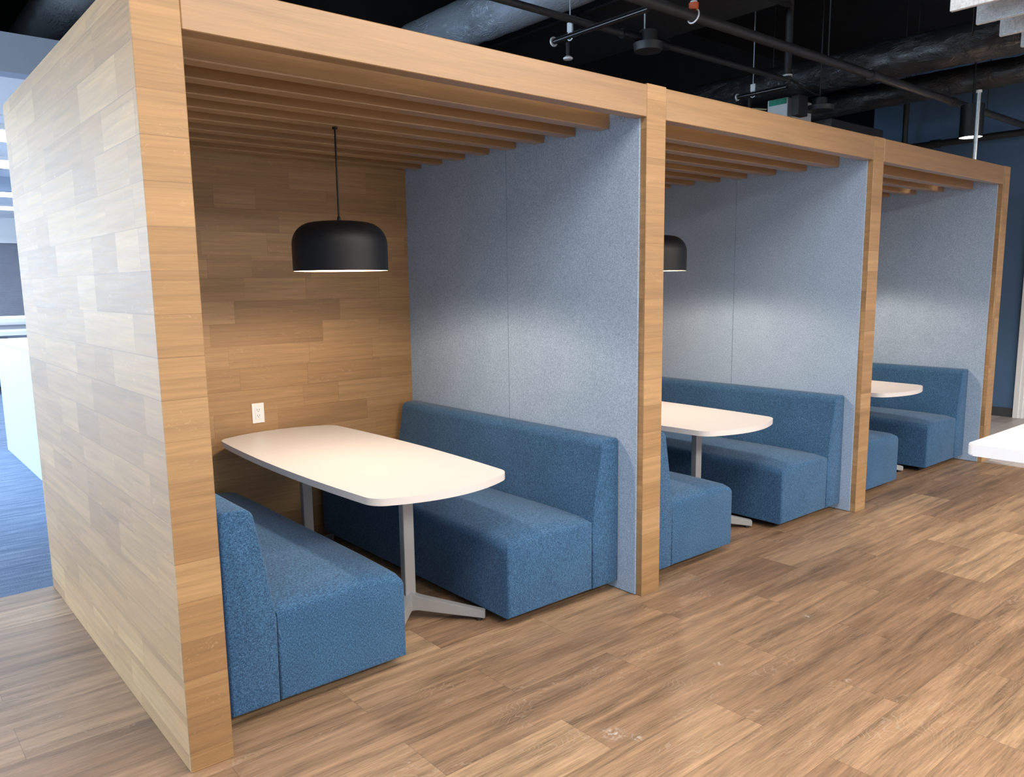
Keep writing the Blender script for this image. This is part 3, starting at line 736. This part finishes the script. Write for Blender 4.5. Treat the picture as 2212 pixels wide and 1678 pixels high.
# dark junction disc and drop rods to the right
jd = thing('ceiling_junction', 'black disc shaped junction on thin rods in front of the parallel ducts', 'junction box', (5.75, 1.2, 2.98))
MB().cyl((5.75, 1.2, 2.93), (5.75, 1.2, 2.965), 0.11, 0.12, seg=28).cyl((5.75, 1.2, 2.965), (5.75, 1.2, 3.03), 0.06, seg=20).build('disc', M['dark_pipe'], jd, True)
MB().cyl((5.75, 1.2, 3.03), (5.75, 1.2, 4.19), 0.006, seg=8).build('rod', M['dark_pipe'], jd, True)
MB().tube([(5.75, 1.2, 3.05), (5.5, 1.13, 3.03), (5.2, 1.06, 3.03), (5.01, 1.03, 3.04)], 0.008, 8).build('flex_cable', M['black_metal'], jd, True)

# air control box with exposed circuit board
cb = thing('air_control_box', 'open grey control box with green circuit board behind the booth top', 'control box', (5.6, 1.5, 2.9))
MB().box((5.52, 1.36, 2.84), (5.9, 1.55, 3.04), 0.004, 1).build('enclosure', M['white_ring'], cb)
MB().box((5.512, 1.37, 2.99), (5.519, 1.53, 3.035)).build('circuit_board', M['green'], cb)
MB().cyl((5.508, 1.52, 2.90), (5.519, 1.52, 2.90), 0.018, seg=16).build('knockout', M['slot'], cb)
MB().box((5.46, 1.22, 2.87), (5.60, 1.29, 3.03), 0.003, 1).build('relay_housing', M['dark_pipe'], cb)
m = MB().tube([(5.51, 1.55, 2.97), (5.47, 1.66, 2.99), (5.46, 1.76, 2.93), (5.48, 1.84, 2.80), (5.5, 1.86, 2.70)], 0.006, 6); m.build('wire', M['wire_y'], cb, True)
m = MB().tube([(5.51, 1.57, 2.95), (5.48, 1.64, 2.93), (5.49, 1.68, 2.86), (5.51, 1.63, 2.80)], 0.005, 6); m.build('wire', M['glide'], cb, True)
MB().box((5.95, 1.2, 2.62), (6.9, 2.6, 2.90), 0.006, 1).build('plenum_body', M['dark_pipe'], cb)

# cylinder downlight
dn = thing('cylinder_downlight', 'black cylinder downlight with lit round lens before the navy wall', 'light', (6.73, 0.37, 2.7))
MB().lathe([(0.088, 0.0), (0.09, 0.0), (0.09, 0.262), (0.0, 0.262)], (6.73, 0.37, 2.70), 36).build('housing', M['black_metal'], dn, True)
MB().lathe([(0.0, 0.004), (0.087, 0.004), (0.087, 0.010), (0.0, 0.010)], (6.73, 0.37, 2.70), 36).build('lens', M['downlight'], dn)
MB().cyl((6.73, 0.37, 2.962), (6.73, 0.37, 4.19), 0.008, seg=10).build('stem', M['black_metal'], dn, True)

l = bpy.data.lights.new('downlight_beam', 'SPOT'); l.energy = 180; l.color = (1.0, 0.95, 0.88); l.shadow_soft_size = 0.08; l.spot_size = math.radians(120); l.spot_blend = 0.6
lo = bpy.data.objects.new('downlight_beam', l); C.objects.link(lo); lo.location = (6.73, 0.37, 2.69)

# galvanised pole on the end partition
pl = thing('metal_pole', 'thin galvanised pole with white cap rising from the far end of the booth top', 'pole', (6.52, 0.25, 2.407))
MB().cyl((6.52, 0.25, 2.4072), (6.52, 0.25, 3.01), 0.017, seg=14).build('pole_tube', M['galv'], pl, True)
MB().cyl((6.52, 0.25, 3.0102), (6.52, 0.25, 3.03), 0.022, seg=14).build('end_cap', M['plastic'], pl, True)

# acoustic baffles
for i in range(4):
    x = 3.534 + 0.316 * i
    b = MB().box((x, -3.1, 2.80), (x + 0.024, -0.712, 3.12), 0.002, 1).build('acoustic_baffle', M['baffle'])
    for y in (-2.7, -1.1):
        MB().cyl((x + 0.012, y, 3.1205), (x + 0.012, y, CZ - 0.001), 0.002, seg=6).build('suspension_cable', M['galv'], b)
    tag(b, ['grey felt ceiling baffle, longest in view and nearest to us at top right', 'grey felt ceiling baffle second from the left at top right', 'grey felt ceiling baffle third from the left at top right', 'grey felt ceiling baffle farthest right, just its corner in view'][i], 'baffle', 'hanging grey felt baffles')

# unseen panels made up to carry the overhead fill lights over the walkway
for (xa, xb, y, pw), lab in zip(OVERHEAD_FILLS, ('added fill light panel out of view over the walkway, nearer the booths', 'added fill light panel out of view over the walkway, farther from the booths')):
    ll = thing('overhead_fill_panel', lab, 'light', ((xa + xb) / 2, y, 3.1), 'added fill light panels over the walkway')
    MB().box((xa, y - 0.7, 3.09), (xb, y + 0.7, 3.16), 0.004, 1).build('housing', M['black_metal'], ll)
    for x in (xa + 0.6, (xa + xb) / 2, xb - 0.6): MB().cyl((x, y, 3.1605), (x, y, 4.199), 0.004, seg=8).build('suspension_rod', M['galv'], ll)

# ------------------------------------------------------------------ open office behind
ct = thing('storage_counter', 'long pale laminate counter standing on the carpet behind the oak side wall', 'counter', (0.8, 5, 0))
MB().box((0.405, 3.1, 0.0), (1.2, 6.52, 1.045), 0.003, 1).build('body', M['counter'], ct)
MB().box((0.40, 3.09, 1.046), (1.21, 6.525, 1.072), 0.003, 1).build('top', M['table'], ct)
dk = thing('office_desk', 'long white desk in front of the far window', 'desk', (0.4, 12.3, 0))
MB().box((-2.2, 12.0, 0.83), (1.9, 12.7, 0.90), 0.004, 1).build('desktop', M['white_paint'], dk)
for x in (-1.9, 0.95, 1.75): MB().box((x, 12.1, 0), (x + 0.06, 12.6, 0.829)).build('leg', M['white_paint'], dk)
MB().box((-2.1, 12.56, 0.3), (1.8, 12.58, 0.829)).build('modesty_panel', M['white_paint'], dk)
oc = thing('office_chair', 'x', 'chair', (0.95, 11.6, 0))
def chair_parts(x, y, root):
    MB().box((x - 0.22, y - 0.22, 0.44), (x + 0.22, y + 0.22, 0.50), 0.02, 2).build('seat', M['chair'], root, True)
    m = MB().box((x - 0.2, y - 0.26, 0.58), (x - 0.08, y - 0.23, 0.84), 0.01, 1).box((x - 0.02, y - 0.26, 0.58), (x + 0.2, y - 0.23, 0.84), 0.01, 1); m.build('backrest', M['chair'], root)
    MB().box((x - 0.03, y - 0.27, 0.45), (x + 0.03, y - 0.255, 0.75)).build('back_support', M['chair'], root)
    MB().cyl((x, y, 0.08), (x, y, 0.44), 0.025).build('gas_lift', M['glide'], root, True)
    m = MB()
    for k in range(5):
        a = 2 * PI * k / 5; m.cyl((x, y, 0.09), (x + 0.27 * math.cos(a), y + 0.27 * math.sin(a), 0.05), 0.02, 0.014, 8)
    m.build('base', M['glide'], root, True)
    for k in range(5):
        a = 2 * PI * k / 5; MB().cyl((x + 0.27 * math.cos(a) - 0.012, y + 0.27 * math.sin(a), 0.026), (x + 0.27 * math.cos(a) + 0.012, y + 0.27 * math.sin(a), 0.026), 0.026).build('caster', M['glide'], root, True)
chair_parts(0.95, 11.6, oc)
tag(oc, 'dark office chair nearer the oak wall at the far white desk', 'chair', 'dark chairs at the far desk')
o2 = copy_tree(oc); o2.location = (0.3, 11.6, 0); tag(o2, 'dark office chair at the far white desk, left of another', 'chair', 'dark chairs at the far desk')
